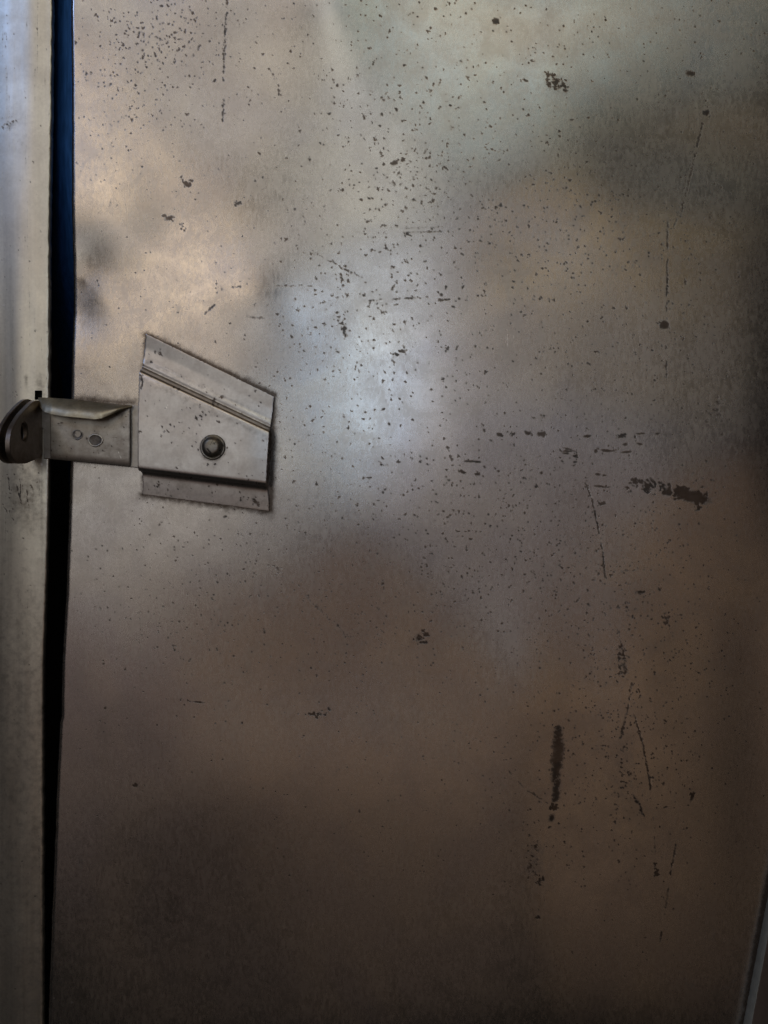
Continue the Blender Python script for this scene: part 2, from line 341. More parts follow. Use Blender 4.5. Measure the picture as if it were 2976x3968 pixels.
W.smear(2676, 1922, 58, 26, 60, .28, 1.1, 9); W.smear(2588, 1903, 30, 22, 14, .4, 1, 8); W.smear(2507, 1888, 16, 26, 8, .8, .9, 7); W.smear(2455, 1868, 14, 40, 12, 1.0, .9, 6); W.smear(2540, 1880, 70, 22, 26, .35, .8, 6); W.blob(2507, 1885, 9, 20, -.5, .8); W.line([(2440, 1905), (2465, 1900)], 5, .8, .2, 2); W.line([(2520, 1860), (2580, 1895)], 4, .8, .2, 3); W.smear(2720, 1915, 26, 34, 14, .3, .8, 5)
W.blob(2680, 1925, 58, 20, .22, .95, soft=.8); W.blob(2590, 1907, 12, 12, 0, 1); W.blob(2577, 1257, 16, 15, 0, 1.0, soft=.8); W.blob(1924, 72, 12, 12, 0, .9, soft=.8)
for y in np.arange(2818, 3100, 9):
    xx = np.interp(y, [2818, 2900, 3000, 3100], [2158, 2162, 2150, 2152]) + rng.normal(0, 3)
    ww = np.interp(y, [2818, 2860, 3020, 3060, 3100], [16, 24, 21, 12, 14])
    W.blob(xx, y, ww * rng.uniform(.8, 1.1), 10, 0, .6, soft=.7)
    W.speck(xx + ww * rng.choice([-1, 1]), y, 5, .5)
W.smear(2142, 3120, 12, 22, 14, 0, .9, 6); W.blob(2136, 3165, 10, 13, .3, .8); W.speck(2128, 3200, 6)
W.smear(2060, 3340, 22, 110, 30, 0, .6, 6); W.smear(2092, 3400, 12, 20, 8, 0, .8, 6); W.smear(2540, 3380, 9, 30, 14, 0, .8, 5); W.smear(2160, 320, 40, 40, 40, 0, .8, 7)
W.smear(700, 868, 16, 22, 8, 0, .7, 6); W.smear(1240, 2765, 40, 14, 12, -.2, .8, 6); W.smear(1335, 1270, 10, 36, 12, 0, .6, 7); W.smear(720, 700, 24, 26, 12, 0, .8, 6); W.smear(2435, 3000, 40, 60, 22, 0, .7, 6)
W.smear(2410, 2570, 14, 60, 22, 0, .7, 7); W.smear(2580, 2390, 16, 50, 16, 0, .6, 6); W.smear(2760, 1600, 40, 110, 36, 0, .5, 7)
W.line([(2272, 1875), (2296, 1935), (2318, 2040), (2337, 2140), (2346, 2240)], 3.4, .85, .12, 1)
W.line([(2395, 2440), (2418, 2560), (2432, 2640)], 3, .7, .3, 3); W.line([(2446, 2645), (2430, 2740), (2400, 2860)], 4, .75, .25, 2)
W.line([(2458, 2780), (2485, 2870), (2506, 2980), (2520, 3060)], 3.6, .8, .15, 1.4); W.line([(2455, 3080), (2480, 3130), (2494, 3168)], 4.5, .8, 0, 2)
W.line([(2528, 3140), (2542, 3370)], 2.5, .55, .4, 1.5); W.line([(2625, 3250), (2600, 3370), (2580, 3500), (2552, 3660)], 2.9, .72, .25, 1.2)
W.line([(1975, 2990), (2040, 3060), (2125, 3110)], 2.5, .6, .3, 1.5); W.line([(1740, 2200), (1620, 2500)], 2.5, .4, .5, 3)
W.line([(1430, 1166), (1520, 1160), (1610, 1156)], 2.8, .7, .55, 2); W.line([(1700, 1163), (1745, 1162)], 3, .9, .2, 2)
W.line([(1560, 887), (1600, 886), (1718, 881)], 4, .5, .3, 1); W.line([(1565, 903), (1715, 899)], 4.5, .52, .15, 1); W.line([(960, 1230), (1030, 1238)], 5, .5, .1, 2)
W.line([(1210, 975), (1290, 1020), (1400, 1080)], 3, .7, .5, 3); W.line([(850, 1115), (1270, 1110)], 2.6, .55, .6, 2); W.line([(1060, 940), (1200, 990)], 2.5, .5, .5, 2)
W.line([(884, 0), (876, 90), (868, 250), (862, 470)], 4, .75, .4, 2.5); W.line([(1045, 270), (1080, 330), (1082, 370)], 3.6, .7, .2, 3); W.line([(1765, 0), (1752, 90)], 3.4, .6, .3, 3)
W.line([(2730, 470), (2690, 640), (2640, 840)], 3.2, .7, .2, 2); W.line([(2700, 560), (2610, 900)], 2.8, .55, .3, 1.5)
W.line([(2590, 840), (2588, 1000), (2585, 1480)], 3.4, .75, .4, 1.5); W.line([(2460, 1350), (2400, 1600)], 2.5, .45, .4, 2); W.line([(2590, 1480), (2560, 1660)], 2.4, .4, .3, 1)
W.line([(835, 1010), (838, 1140)], 2.5, .5, .5, 2); W.line([(830, 1180), (790, 1215)], 3.5, .7, .2, 2); W.line([(1170, 820), (1190, 900)], 3, .5, .4, 2)
W.line([(930, 2060), (1360, 2480)], 2.6, .55, .62, 4); W.line([(810, 2200), (820, 2420)], 2.6, .5, .5, 2); W.line([(1715, 2250), (1700, 2480)], 2.5, .45, .5, 2)
W.line([(545, 2400), (552, 2640)], 2.4, .4, .5, 3); W.line([(2380, 2890), (2250, 2880)], 3, .6, .4, 3); W.line([(2330, 2215), (2480, 2210)], 2.5, .5, .5, 2)
for q in [(2275, 1875, 2299, 1935), (2321, 2040, 2340, 2140), (2462, 2780, 2489, 2870), (2523, 3000, 2524, 3060), (2629, 3250, 2604, 3370), (2449, 2645, 2433, 2740), (1430, 1171, 1520, 1165), (1965, 1262, 1968, 1345), (1990, 1300, 1994, 1325)]:
    W.line([q[:2], q[2:]], 1.6, .75, 0, .4, 'bright', 3)  # painted glints beside the main scratches, and a pale scratch
W.blob(212, 3862, 5, 5, 0, .9, 'bright'); W.blob(283, 3878, 6, 5, 0, .9, 'bright'); W.blob(1038, 3848, 3, 3, 0, .8, 'bright'); W.blob(590, 1956, 3, 3, 0, .8, 'bright')
# fine short hairlines, their glint painted as pale colour
for i in range(1500):
    x, y = rng.uniform(290, 2600), rng.uniform(0, 3000); a = rng.normal(1.9, .55) if y > 1500 else rng.normal(1.3, .8); L_ = rng.uniform(8, 45)
    W.line([(x, y), (x + L_ * math.cos(a), y + L_ * math.sin(a))], 1.8, rng.uniform(.15, .42), 0, .3, 'bright', 5)
for i in range(420):
    x, y = rng.uniform(290, 2600), rng.uniform(0, 3600); a = rng.uniform(0, 3.1); L_ = rng.uniform(20, 160)
    W.line([(x, y), (x + L_ * math.cos(a), y + L_ * math.sin(a))], 1.6, rng.uniform(.12, .3), 0, .4, 'pit', 6)
for i in range(46):
    W.blob(rng.uniform(300, 2950), rng.uniform(50, 3900), rng.uniform(25, 110), rng.uniform(15, 60), rng.uniform(0, 3.1), rng.uniform(.12, .27), 'grime', 1.2)
W.blob(2070, 3345, 55, 110, 0, .42, 'grime', 1.3); W.blob(2420, 2990, 110, 200, .1, .3, 'grime', 1.3); W.blob(2400, 2560, 60, 160, -.1, .3, 'grime', 1.3); W.blob(2760, 1650, 90, 160, 0, .3, 'grime', 1.3)
W.blob(2160, 320, 60, 50, 0, .35, 'grime', 1.2); W.blob(1640, 2470, 70, 40, -.3, .3, 'grime', 1.2); W.blob(1600, 2300, 260, 160, -.3, .2, 'grime', 1.4)
# darker brown film: along the gap, in the local dents, round the catch plate
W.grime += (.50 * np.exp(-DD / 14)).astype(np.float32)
W.blob(335, 1010, 40, 60, .2, .38, 'grime', 1.3); W.blob(300, 1085, 26, 22, 0, .62, 'grime', .8); W.blob(330, 1420, 60, 50, 0, .3, 'grime', 1.2); W.blob(310, 3340, 18, 30, 0, .5, 'grime')
W.blob(1620, 2475, 40, 30, 0, .45, 'grime', 1.2)
def seg_dist(px, py, a, b):
    a = np.array(a, float); b = np.array(b, float); ab = b - a
    t = np.clip(((px - a[0]) * ab[0] + (py - a[1]) * ab[1]) / (ab @ ab), 0, 1)
    return np.hypot(px - a[0] - t * ab[0], py - a[1] - t * ab[1])
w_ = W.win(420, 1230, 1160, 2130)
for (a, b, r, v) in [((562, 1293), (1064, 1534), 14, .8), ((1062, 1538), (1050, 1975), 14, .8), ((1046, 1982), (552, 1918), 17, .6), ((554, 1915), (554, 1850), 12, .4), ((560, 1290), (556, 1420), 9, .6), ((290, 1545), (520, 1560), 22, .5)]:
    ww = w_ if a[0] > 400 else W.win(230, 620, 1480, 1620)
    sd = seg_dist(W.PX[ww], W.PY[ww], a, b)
    W.grime[ww] = np.maximum(W.grime[ww], v * np.exp(-(sd / r) ** 1.3) + .24 * np.exp(-(sd / 50) ** 1.5))  # halo round the plate: dirt with contact shade painted in
zs = np.stack([(XX - 1488) * S, -H, (1984 - YY) * S], -1)
W.grime = np.maximum(W.grime, (1.0 * np.exp(-(np.clip(seg_dist(XX, YY, (3086, 2900), (2758, 4600)) - 4, 0, None) / 26) ** 2)).astype(np.float32) * (YY > 3200))  # shade beside the rail, painted into the colour as a dark band
# fold of the sheet back into the gap
back = []
for dpt in (20, 60, 160):
    b = zs[:, :1].copy(); b[..., 1] += dpt * S; b[..., 0] += 0.3 * S * (dpt > 20); back.insert(0, b)
allv = np.concatenate(back + [zs], 1)
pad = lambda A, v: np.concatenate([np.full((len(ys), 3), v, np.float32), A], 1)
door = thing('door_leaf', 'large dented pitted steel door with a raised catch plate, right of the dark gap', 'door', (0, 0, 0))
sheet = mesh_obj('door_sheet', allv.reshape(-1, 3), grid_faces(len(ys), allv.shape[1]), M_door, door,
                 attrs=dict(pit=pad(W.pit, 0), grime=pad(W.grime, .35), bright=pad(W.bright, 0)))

# ------------------------------------------------------------------ catch plate: raised channel with two flanges, folded from one sheet
def section(ctrl, n):
    """control rows: (left x, left y, right x, right y, height mm) -> n evenly spaced rows with softened folds"""
    c = np.array(ctrl, float); L = np.array([0] + list(np.cumsum([math.dist(((a[0] + a[2]) / 2, (a[1] + a[3]) / 2, a[4] * 10), ((b[0] + b[2]) / 2, (b[1] + b[3]) / 2, b[4] * 10)) for a, b in zip(c[:-1], c[1:])])))
    t = np.linspace(0, L[-1], n)
    return np.stack([np.interp(t, L, c[:, i]) for i in range(5)], -1)
rows = section([(565, 1294, 1061, 1537, 1.9), (561, 1345, 1056, 1588, 1.5), (557, 1392, 1052, 1626, 1.5), (554, 1410, 1050, 1643, 2.0), (552, 1421, 1048, 1655, 1.6), (551, 1425, 1047, 1659, 1.9),
                (548, 1430, 1046, 1663, 4.5), (544, 1433, 1044, 1667, 7.2), (541, 1440, 1043, 1674, 7.9), (539, 1455, 1041, 1690, 8.1), (534, 1640, 1035, 1780, 8.3), (534, 1808, 1030, 1868, 8.2),
                (535, 1817, 1030, 1877, 8.0), (537, 1823, 1030, 1882, 7.2), (538, 1824, 1030, 1883, 4.5), (543, 1826, 1031, 1886, 2.4), (550, 1830, 1035, 1891, 1.9), (552, 1842, 1037, 1903, 1.5),
                (554, 1875, 1041, 1940, 1.3), (552, 1916, 1042, 1981, 1.0)], 150)
kern = np.exp(-np.linspace(-2, 2, 7) ** 2); kern /= kern.sum()
for i in range(5): rows[3:-3, i] = np.convolve(rows[:, i], kern, 'same')[3:-3]
nu = 112; uu = np.linspace(0, 1, nu)
PX = rows[:, 0:1] * (1 - uu) + rows[:, 2:3] * uu; PY = rows[:, 1:2] * (1 - uu) + rows[:, 3:4] * uu
PH = np.repeat(rows[:, 4:5], nu, 1) * 1e-3
PH += 0.00025 * np.exp(-((PX - 970) ** 2 / 60 ** 2 + (PY - 1760) ** 2 / 110 ** 2)) - 0.00028 * np.exp(-((PX - 700) ** 2 + (PY - 1640) ** 2) / 2 / 85 ** 2) + 0.0002 * np.exp(-((PX - 620) ** 2 + (PY - 1500) ** 2) / 2 / 60 ** 2)
PH += dent(PX, PY)            # bolted flush, so it leans with the sheet behind it
PX[:, 0] += rng.normal(0, .7, len(PX)); PX[:, -1] += rng.normal(0, .7, len(PX)) ; PY[0] += rng.normal(0, .7, nu); PY[-1] += rng.normal(0, .7, nu)
P3 = np.stack(at(PX, PY, PH), -1)
Wp = WearShade(PX, PY); Wk = Wp
Wk.minx = PX.min(0); 
for i in range(150): Wp.speck(rng.uniform(545, 1040), rng.uniform(1310, 1970), 2 + 4.5 * rng.random() ** 2, rng.uniform(.5, .95))
for i in range(34): Wp.speck(rng.uniform(570, 1030), rng.uniform(1850, 1960), rng.uniform(3, 6), rng.uniform(.6, 1))
for (x, y, r) in [(622, 1372, 10), (600, 1362, 7), (585, 1403, 8), (690, 1508, 7), (672, 1500, 6), (830, 1550, 8), (825, 1565, 7), (845, 1568, 6), (760, 1620, 8), (775, 1610, 7), (783, 1595, 5), (782, 1625, 5), (848, 1635, 8),
                   (660, 1645, 7), (675, 1652, 6), (625, 1690, 7), (635, 1675, 6), (860, 1537, 9), (750, 1545, 6), (615, 1880, 10), (610, 1886, 8), (650, 1900, 6), (990, 1945, 12), (1000, 1955, 10), (985, 1935, 8),
                   (545, 1455, 9), (548, 1470, 8), (552, 1482, 5), (541, 1672, 7), (806, 1800, 6), (834, 1798, 6), (880, 1735, 6), (870, 1760, 5), (768, 1742, 4)]:
    Wp.speck(x, y, r, .95)
Wp.line([(790, 1590), (782, 1620)], 2.5, .8); Wp.line([(553, 1480), (545, 1510)], 3, .9)
Wp.line([(650, 1568), (640, 1592)], 1.8, .8, 0, .3, 'bright', 3); Wp.line([(545, 1575), (575, 1580)], 3, .4, .5, 3, 'bright', 3)
for i in range(60):
    x, y = rng.uniform(560, 1020), rng.uniform(1330, 1500); L_ = rng.uniform(20, 90)
    if y < 1294 + (x - 565) * .49 + 12 or y > 1400 + (x - 553) * .47: continue
    Wp.line([(x, y), (x + L_, y + L_ * .48)], 1.5, rng.uniform(.2, .45), 0, .3, rng.choice(['bright', 'pit']), 5)
for i in range(50):
    x, y = rng.normal(960, 40), rng.normal(1720, 70); Wp.line([(x, y), (x + rng.normal(0, 4), y + rng.uniform(6, 22))], 1.6, rng.uniform(.2, .5), 0, .3, 'bright', 4)
d1 = seg_dist(PX, PY, (552, 1423), (1048, 1657)); d2 = seg_dist(PX, PY, (545, 1832), (1036, 1892)); d3 = np.abs(np.hypot(PX - 824, PY - 1738) - 40)  # shade painted along both fold lines; brown stain ring round the bolt
Wp.grime = np.maximum.reduce([Wp.grime, .55 * np.exp(-(d1 / 7) ** 1.5), .34 * np.exp(-(seg_dist(PX, PY, (556, 1395), (1050, 1628)) / 16) ** 2), .36 * np.exp(-(seg_dist(PX, PY, (560, 1470), (1040, 1700)) / 22) ** 2),  # grime also holds the shade painted along the fold lines
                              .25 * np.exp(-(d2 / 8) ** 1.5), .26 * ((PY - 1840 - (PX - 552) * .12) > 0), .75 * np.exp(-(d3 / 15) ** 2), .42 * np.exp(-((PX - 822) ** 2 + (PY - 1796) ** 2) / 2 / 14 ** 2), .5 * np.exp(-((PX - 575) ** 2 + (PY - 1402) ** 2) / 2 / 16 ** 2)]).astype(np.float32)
plate = mesh_obj('catch_plate', P3.reshape(-1, 3), grid_faces(*PX.shape), M_plate, door, attrs=dict(pit=Wp.pit, grime=Wp.grime, bright=Wp.bright))
plate['label'] = 'raised bent steel plate with a slanted top edge and a round bolt'
solid(plate, 0.0011, 0.00012)

def lathe(name, centre, prof, mat, parent, n=48, bumpy=0.0, axis=(0, -1, 0)):
    """prof: (radius, height) in metres from the rim to the middle, standing out along -y"""
    vs, fs = [], []
    for (r, h) in prof:
        for i in range(n):
            a = 2 * math.pi * i / n; rr = r * (1 + bumpy * math.sin(3 * a + 1) + bumpy * .6 * math.sin(7 * a))
            vs.append((centre[0] + rr * math.cos(a), centre[1] - h, centre[2] + rr * math.sin(a)))
    for j in range(len(prof) - 1):
        for i in range(n):
            fs.append((j * n + i, j * n + (i + 1) % n, (j + 1) * n + (i + 1) % n, (j + 1) * n + i))
    vs.append((centre[0], centre[1] - prof[-1][1], centre[2])); c = len(vs) - 1; j = len(prof) - 1
    for i in range(n): fs.append((j * n + i, j * n + (i + 1) % n, c))
    return mesh_obj(name, vs, fs, mat, parent)
mm = 1e-3
bc = at(825, 1733, .0082 + float(dent(825, 1733)))
bolt = lathe('bolt_head', bc, [(4.75 * mm, -.6 * mm), (4.75 * mm, .4 * mm), (4.5 * mm, .75 * mm), (4.2 * mm, .8 * mm), (4.05 * mm, .6 * mm), (3.9 * mm, 1.0 * mm), (3.75 * mm, 1.9 * mm), (3.2 * mm, 2.6 * mm), (2.6 * mm, 3.1 * mm),
                               (2.2 * mm, 3.2 * mm), (1.2 * mm, 3.35 * mm)], M_bolt, plate, bumpy=.008)
bolt['label'] = 'domed bolt head with flaking grey and brown paint'

# ------------------------------------------------------------------ left frame
fys = np.concatenate([np.linspace(-620, -40, 20), np.arange(-20, 3992, 6.0), np.linspace(4010, 4600, 20)])
fd = np.concatenate([[0, 1.5, 4, 8], np.arange(12, 216, 4.0), np.linspace(230, 700, 14)])      # distance left of the frame edge
FY, FD = np.meshgrid(fys, fd, indexing='ij')
nn = np.convolve(rng.normal(0, 1, len(fys) + 20), np.hanning(11), 'same')[10:10 + len(fys)]
fe = interp(fys, FRAME_EDGE) + nn * .35 - 1.6 * (rng.random(len(fys)) < .05)
FX = fe[:, None] - FD
FH = 0.0006 - np.where(FD < 4, (4 - FD) * .5 * S, 0)
FH = FH + 0.0012 * np.exp(-(FX - 100) ** 2 / 2 / 80 ** 2) + 0.0006 * np.exp(-((FY - 2300) / 700) ** 2) + .00006 * np.sin(FX / 17.) * np.sin(FY / 400. + 1)
Wf = WearShade(FX[:, ::-1], FY[:, ::-1])
Wf.blob(52, 490, 22, 40, .1, .4, 'grime', 1.2); Wf.blob(100, 560, 18, 40, .1, .3, 'grime', 1.2); Wf.blob(180, 320, 4, 40, 0, .5, 'grime')
for i in range(120): Wf.speck(rng.uniform(0, 190), rng.uniform(0, 3900), rng.uniform(2, 4.5), rng.uniform(.4, .8))
for i in range(40): Wf.speck(rng.normal(60, 50), rng.normal(1880, 90), rng.uniform(3, 7), rng.uniform(.5, .8))
Wf.smear(50, 490, 40, 40, 14, 0, .45, 7); Wf.line([(28, 20), (27, 280)], 2, .4, .6, 1)
for q in [((75, 1880), (95, 1960)), ((90, 1870), (88, 1930)), ((40, 1850), (46, 1900)), ((115, 1900), (120, 1960)), ((25, 1965), (38, 1990)), ((130, 1880), (140, 1905))]: Wf.line(list(q), 2.6, .75, 0, 1)
for i in range(260):
    x, y = rng.uniform(-20, 200), rng.uniform(-100, 3500); L_ = rng.uniform(60, 500)
    Wf.line([(x, y), (x + rng.normal(0, 3), y + L_)], 1.8, rng.uniform(.12, .4), .1, .3, rng.choice(['bright', 'pit']), 9)
GX, GY = Wf.PX, Wf.PY; ge = np.minimum(200 - GX + 0 * GX, 400)
Wf.grime = np.maximum.reduce([Wf.grime, .5 * np.exp(-((GX - 165) ** 2 / 30 ** 2 + (GY - 1500) ** 2 / 55 ** 2)), .55 * np.exp(-((GX - 110) ** 2 / 12 ** 2 + (GY - 1480) ** 2 / 40 ** 2)),
    .55 * np.exp(-((GX - 110) ** 2 / 100 ** 2 + (GY - 1930) ** 2 / 170 ** 2)), .40 * (1 / (1 + np.exp(-(GY - 2100) / 200))), .45 * np.exp(-((GX - 170) ** 2 / 14 ** 2 + (GY - 1960) ** 2 / 300 ** 2)), .3 * np.exp(-((GX - 20) ** 2 / 40 ** 2 + (GY - 2100) ** 2 / 60 ** 2))]).astype(np.float32)  # darker over the lower half, with dirt near the hasp
Wf.blob(168, 1800, 6, 6, 0, .9, 'bright'); Wf.blob(20, 1185, 10, 3, .2, .6, 'bright')
fz = np.stack([(GX - 1488) * S, -FH[:, ::-1], (1984 - GY) * S], -1)
bk = []
for dpt in (12, 22):
    b = fz[:, -1:].copy(); b[..., 1] += dpt * S; bk.append(b)
fv = np.concatenate([fz] + bk, 1)
ff = grid_faces(len(fys), fv.shape[1])
fpx = np.concatenate([GX, GX[:, -1:], GX[:, -1:]], 1).ravel(); fpy = np.concatenate([GY, GY[:, -1:], GY[:, -1:]], 1).ravel()
cxm = fpx[ff].mean(1); cym = fpy[ff].mean(1)
notch = (cxm > 141) & (cxm < 169) & (cym > 1514) & (cym < 1552)
ff = ff[~notch]
padr = lambda A, v: np.concatenate([A, np.full((len(fys), 2), v, np.float32)], 1)
frame = thing('frame_post', 'brushed steel frame post running down left of the dark gap', 'frame')
post = mesh_obj('post_face', fv.reshape(-1, 3), ff, M_frame, frame, attrs=dict(pit=padr(Wf.pit, 0), grime=padr(Wf.grime, .3), bright=padr(Wf.bright, 0)))
def box(name, x0, x1, y0, y1, z0, z1, mat, parent=None):
    v = [(x, y, z) for x in (x0, x1) for y in (y0, y1) for z in (z0, z1)]
    f = [(0, 1, 3, 2), (4, 6, 7, 5), (0, 4, 5, 1), (2, 3, 7, 6), (0, 2, 6, 4), (1, 5, 7, 3)]
    return mesh_obj(name, v, f, mat, parent, smooth=False)
slot = box('slot', (136 - 1488) * S, (174 - 1488) * S, .0012, .004, (1984 - 1556) * S, (1984 - 1510) * S, M_black, frame)  # black box stands in for the dark inside the slot

# cabinet inside seen through the gap
iv = []
for (y_, dp) in [(-620, .005), (500, .006), (1000, .012), (1400, .034), (4600, .090)]:
    iv += [((20 - 1488) * S, dp, (1984 - y_) * S), ((520 - 1488) * S, dp, (1984 - y_) * S)]
inner = mesh_obj('cabinet_interior', iv, [(2 * i, 2 * i + 2, 2 * i + 3, 2 * i + 1) for i in range(4)], M_navy, None, smooth=True)
side_v = []
for x_ in (95, 470):
    for y_ in (-620, 4600): side_v += [((x_ - 1488) * S, .0021 if x_ == 95 else .0165, (1984 - y_) * S), ((x_ - 1488) * S, .11, (1984 - y_) * S)]
# black side sheets added to keep light out of the hollow
blocker = mesh_obj('light_blocker', side_v, [(0, 1, 3, 2), (4, 6, 7, 5)], M_black, None, smooth=False)
blocker['kind'] = 'structure'; blocker['label'] = 'black lining added to keep light out of the hollow behind the frame and the door'
inner['kind'] = 'structure'; inner['label'] = 'dark navy inside of the cabinet seen through the narrow gap'

# ------------------------------------------------------------------ hasp
hasp = thing('hasp', 'short grimy steel hasp bridging the gap, its twin ears standing on the frame', 'hasp')
def poly_plate(name, pts, h, t, mat, parent, bevel=.0002, res=None, attrs=None):
    """flat plate from an outline seen at pts, its face h metres out"""
    bm = bmesh.new(); vs = [bm.verts.new(at(x, y, h)) for x, y in pts]
    f = bm.faces.new(vs); f.normal_update()
    if f.normal.y > 0: bmesh.ops.reverse_faces(bm, faces=[f])
    r = bmesh.ops.extrude_face_region(bm, geom=[f]); top = [g for g in r['geom'] if isinstance(g, bmesh.types.BMVert)]
    # the original face stays at the front, the copy goes back
    for v in top: v.co.y += t
    for g in r['geom']:
        if isinstance(g, bmesh.types.BMFace): g.normal_flip()
    if not f.is_valid or f not in bm.faces[:]: pass
    bmesh.ops.recalc_face_normals(bm, faces=bm.faces[:])
    me = bpy.data.meshes.new(name); bm.to_mesh(me); bm.free(); me.materials.append(mat)
    o = bpy.data.objects.new(name, me); sc.collection.objects.link(o); o.parent = parent
    if bevel:
        b = o.modifiers.new('bevel', 'BEVEL'); b.width = bevel; b.segments = 2; b.limit_method = 'ANGLE'
    return o

def strip_grid(name, top, bot, n, m, mat, parent, t, wear=None, hfun=None, bevel=0.0):
    """curved plate between two rails of (x, y, h mm)"""
    top = np.array(top, float); bot = np.array(bot, float)
    u = np.linspace(0, 1, n)
    def rail(r):
        L = np.r_[0, np.cumsum(np.hypot(np.diff(r[:, 0]), np.diff(r[:, 1])))]; L /= L[-1]
        return np.stack([np.interp(u, L, r[:, i]) for i in range(3)], -1)
    A, B = rail(top), rail(bot); v = np.linspace(0, 1, m)[:, None, None]
    G = A * (1 - v) + B * v
    X_, Y_, H_ = G[..., 0], G[..., 1], G[..., 2] * 1e-3
    if hfun is not None: H_ = H_ + hfun(u[None, :], v[..., 0], X_, Y_)
    ww = WearShade(X_, Y_)
    if wear: wear(ww)
    o = mesh_obj(name, np.stack(at(X_, Y_, H_), -1).reshape(-1, 3), grid_faces(m, n), mat, parent, attrs=dict(pit=ww.pit, grime=ww.grime, bright=ww.bright))
    solid(o, t, bevel); return o

tongue = poly_plate('tongue', [(470, 1566), (640, 1580), (640, 1822), (470, 1806)], .0016, .0012, M_strap, hasp)
base = poly_plate('ear_base', [(148, 1551), (212, 1556), (212, 1779), (168, 1777), (167, 1662), (158, 1655), (152, 1600)], .0023, .0016, M_strap, hasp, .0003)
def sw(w):
    for i in range(60): w.speck(rng.uniform(195, 500), rng.uniform(1600, 1805), rng.uniform(2, 4), rng.uniform(.4, .8))
    X_, Y_ = w.PX, w.PY
    w.grime = np.maximum.reduce([.55 * np.exp(-(X_ - 192) / 8), .62 * np.exp(-(503 - X_) / 9), .5 * np.exp(-((X_ - 460) ** 2 / 60 ** 2 + (Y_ - 1605) ** 2 / 28 ** 2)), .4 * np.exp(-np.abs(Y_ - 1792 - (X_ - 380) * .1) / 14), .25 + 0 * X_]).astype(np.float32)
    w.line([(458, 1750), (470, 1778)], 1.8, .8, 0, .3, 'bright', 3); w.line([(440, 1795), (490, 1803)], 1.8, .4, 0, .5, 'bright', 3)
    for i in range(70):
        x, y = rng.uniform(200, 450), rng.uniform(1640, 1790); L_ = rng.uniform(15, 60)
        w.line([(x, y), (x + L_, y + L_ * .06)], 1.6, rng.uniform(.15, .4), 0, .3, rng.choice(['bright', 'pit']), 5)
strap = strip_grid('strap', [(192, 1562, 3.2), (300, 1565, 3.3), (503, 1580, 3.2)], [(195, 1780, 3.0), (300, 1790, 3.1), (503, 1809, 3.0)], 80, 60, M_strap, hasp, .0014, sw,
                   lambda u, v, X_, Y_: -.0006 * np.clip((v - .86) / .14, 0, 1) ** 2 + .0002 * np.sin(v * 3.1) , .00015)
for (x, y, rx, ry, hh) in [(300, 1685, 20, 17, 0), (370, 1706, 26, 22, 1)]:
    c = at(x, y, .0034)
    ws = lathe('weld_spot', c, [(rx * S, -.3 * mm), (rx * S, .02 * mm), (rx * .86 * S, .06 * mm), (rx * .8 * S, .0 * mm), (rx * .4 * S, -.02 * mm)], M_weld, strap, 40, .02)
    ws.scale = (1, 1, 1)
    vs, fs = [], []; n = 40; q = 8
    tr = (3.4 if hh else 2.2) * S
    for i in range(n):
        a = 2 * math.pi * i / n; wob = 1 + .03 * math.sin(3 * a + 1) + .02 * math.sin(8 * a)
        for j in range(q):
            b = 2 * math.pi * j / q; R_ = rx * S * wob + tr * math.cos(b)
            vs.append((c[0] + R_ * math.cos(a), c[1] - .05 * mm - tr * .7 * math.sin(b), c[2] + R_ * math.sin(a) * ry / rx))
            fs.append((i * q + j, i * q + (j + 1) % q, ((i + 1) % n) * q + (j + 1) % q, ((i + 1) % n) * q + j))
    mesh_obj('weld_ring', vs, fs, M_ring if hh else M_strap2, strap)
lip = strip_grid('folded_lip', [(148, 1540, 3.2), (200, 1541, 3.2), (300, 1548, 3.2), (400, 1560, 3.2), (512, 1571, 3.0)],
                 [(150, 1560, 4.5), (156, 1580, 6.2), (172, 1596, 7.5), (195, 1605, 8.2), (235, 1612, 8.6), (300, 1618, 8.8), (365, 1625, 8.6), (395, 1621, 8.2), (430, 1607, 7.0), (465, 1592, 5.6), (512, 1574, 3.4)], 110, 24, M_lip, hasp, .0010, None,
                 lambda u, v, X_, Y_: .0016 * np.sin(np.pi * np.clip(v, 0, 1)) * np.clip(np.sin(np.pi * u) * 2, 0, 1) + .00012 * np.sin(u * 23) * v, .0002)

# ears: upright lugs with a round hole, square to the frame
XW = (165 - 1488) * S * (D - .002) / D
def ear_pt(px, py):
    h = D - D * (-XW) / ((1488 - px) * S); return h, (1984 - py) * S * (D - h) / D
outline = [(172, 1556), (150, 1551), (140, 1549), (128, 1556), (112, 1573), (95, 1590), (78, 1610), (64, 1632), (50, 1656), (43, 1680), (39, 1705), (38, 1730), (41, 1758), (50, 1778), (66, 1793), (85, 1798), (104, 1796), (125, 1787), (143, 1777), (160, 1768), (169, 1760),
           (171, 1720), (171, 1660)]
O = np.array([ear_pt(*p) for p in outline])
hc = np.array(ear_pt(95, 1674)); 
def resample(P_, n, c):
    ang = np.linspace(0, 2 * np.pi, n, endpoint=False); out = []
    Q = np.vstack([P_, P_[:1]])
    for a in ang:
        d = np.array([math.cos(a), math.sin(a)]); best = None
        for p, q in zip(Q[:-1], Q[1:]):
            e = q - p; den = d[0] * e[1] - d[1] * e[0]
            if abs(den) < 1e-12: continue
            w = p - c; t = (w[0] * e[1] - w[1] * e[0]) / den; s = (w[0] * d[1] - w[1] * d[0]) / den
            if t > 0 and -1e-6 <= s <= 1 + 1e-6: best = t if best is None else max(best, t)
        out.append(c + d * best)
    return np.array(out)
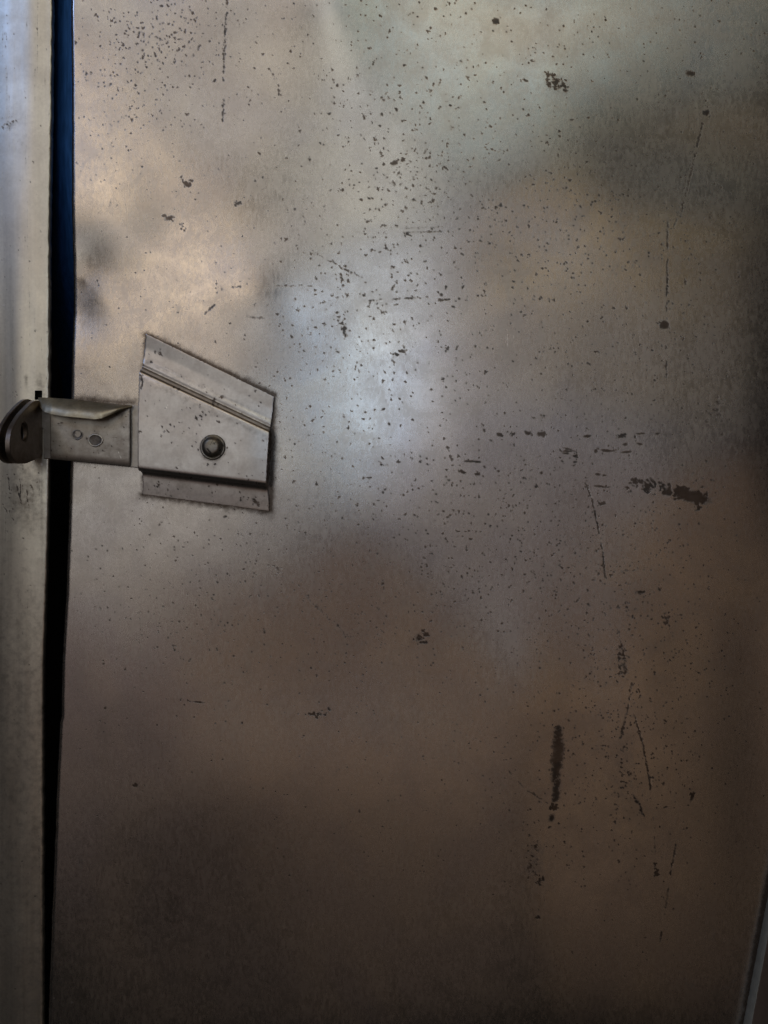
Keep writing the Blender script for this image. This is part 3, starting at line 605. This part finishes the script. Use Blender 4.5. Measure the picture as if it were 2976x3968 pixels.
def make_ear(x_right, thick, shift=(0, 0), name='ear', sc_=1.0):
    n = 72; R = resample(O, n, hc); R = hc + (R - hc) * sc_
    for _ in range(2): R = .5 * R + .25 * (np.roll(R, 1, 0) + np.roll(R, -1, 0))
    ang = np.linspace(0, 2 * np.pi, n, endpoint=False)
    hole = hc + np.stack([np.cos(ang) * .0026, np.sin(ang) * .0034], -1)
    cham = hc + np.stack([np.cos(ang) * .0031, np.sin(ang) * .0039], -1)
    mid_ = cham * .5 + R * .5; rim = R + (hc - R) / np.linalg.norm(hc - R, axis=1)[:, None] * .0002
    loops = [(R, x_right - thick + .0002), (R, x_right - .0002), (rim, x_right), (mid_, x_right), (cham, x_right), (hole, x_right - .0004), (hole, x_right - thick + .0003), (cham, x_right - thick), (mid_, x_right - thick), (rim, x_right - thick)]
    vs = []; fs = []
    for P_, x in loops:
        for p in P_: vs.append((x, -(p[0] + shift[0]), p[1] + shift[1]))
    m_ = len(loops)
    for l in range(m_):
        for i in range(n): fs.append((l * n + i, l * n + (i + 1) % n, ((l + 1) % m_) * n + (i + 1) % n, ((l + 1) % m_) * n + i))
    o = mesh_obj(name, vs, fs, M_ear, hasp)
    b = o.data; bm = bmesh.new(); bm.from_mesh(b); bmesh.ops.recalc_face_normals(bm, faces=bm.faces[:]); bm.to_mesh(b); bm.free()
    b.set_sharp_from_angle(angle=math.radians(28))
    return o
e1 = make_ear(XW, .0019)
e2 = make_ear(XW - .0038, .0014, (0, .0003), 'ear', 1.02)

# ------------------------------------------------------------------ neighbouring raised edge at the lower right
edge_o = thing('side_rail', 'dark steel rail with a pale edge coloured as lit at the lower right corner of the door', 'rail')
def rail_x(y): return np.interp(y, [2900, 3470, 3968, 4600], [3086, 2976, 2880, 2758])
ry = np.arange(2900, 4600, 8.0)
hb = dent(np.clip(rail_x(ry), 0, 2976), ry)                                   # the door sheet behind the rail
xb = rail_x(ry); ht = D - (xb - 1488) * (D - hb) / (xb + 25 - 1488)           # rail stands about 5 mm off the sheet
wx = (xb - 1488) * S * (D - hb) / D + rng.normal(0, .4, len(ry)) * S; wz = (1984 - ry) * S * (D - hb) / D
def rail_col(dx, h): return np.stack([wx + dx * S, -h, wz], -1)
wall = np.stack([rail_col(0, hb - .002), rail_col(0, hb), rail_col(0, hb * .5 + ht * .5), rail_col(0, ht - .0004), rail_col(1.5, ht - .0001)], 1)
face_ = np.stack([rail_col(1.5, ht - .0001), rail_col(6, ht), rail_col(60, ht), rail_col(220, ht), rail_col(500, ht)], 1)
# the part in view is a side wall coloured pale as if lit and a dull face
mesh_obj('rail_edge', wall.reshape(-1, 3), grid_faces(len(ry), 5), M_edge, edge_o)
mesh_obj('rail_face', face_.reshape(-1, 3), grid_faces(len(ry), 5), M_lipd, edge_o)
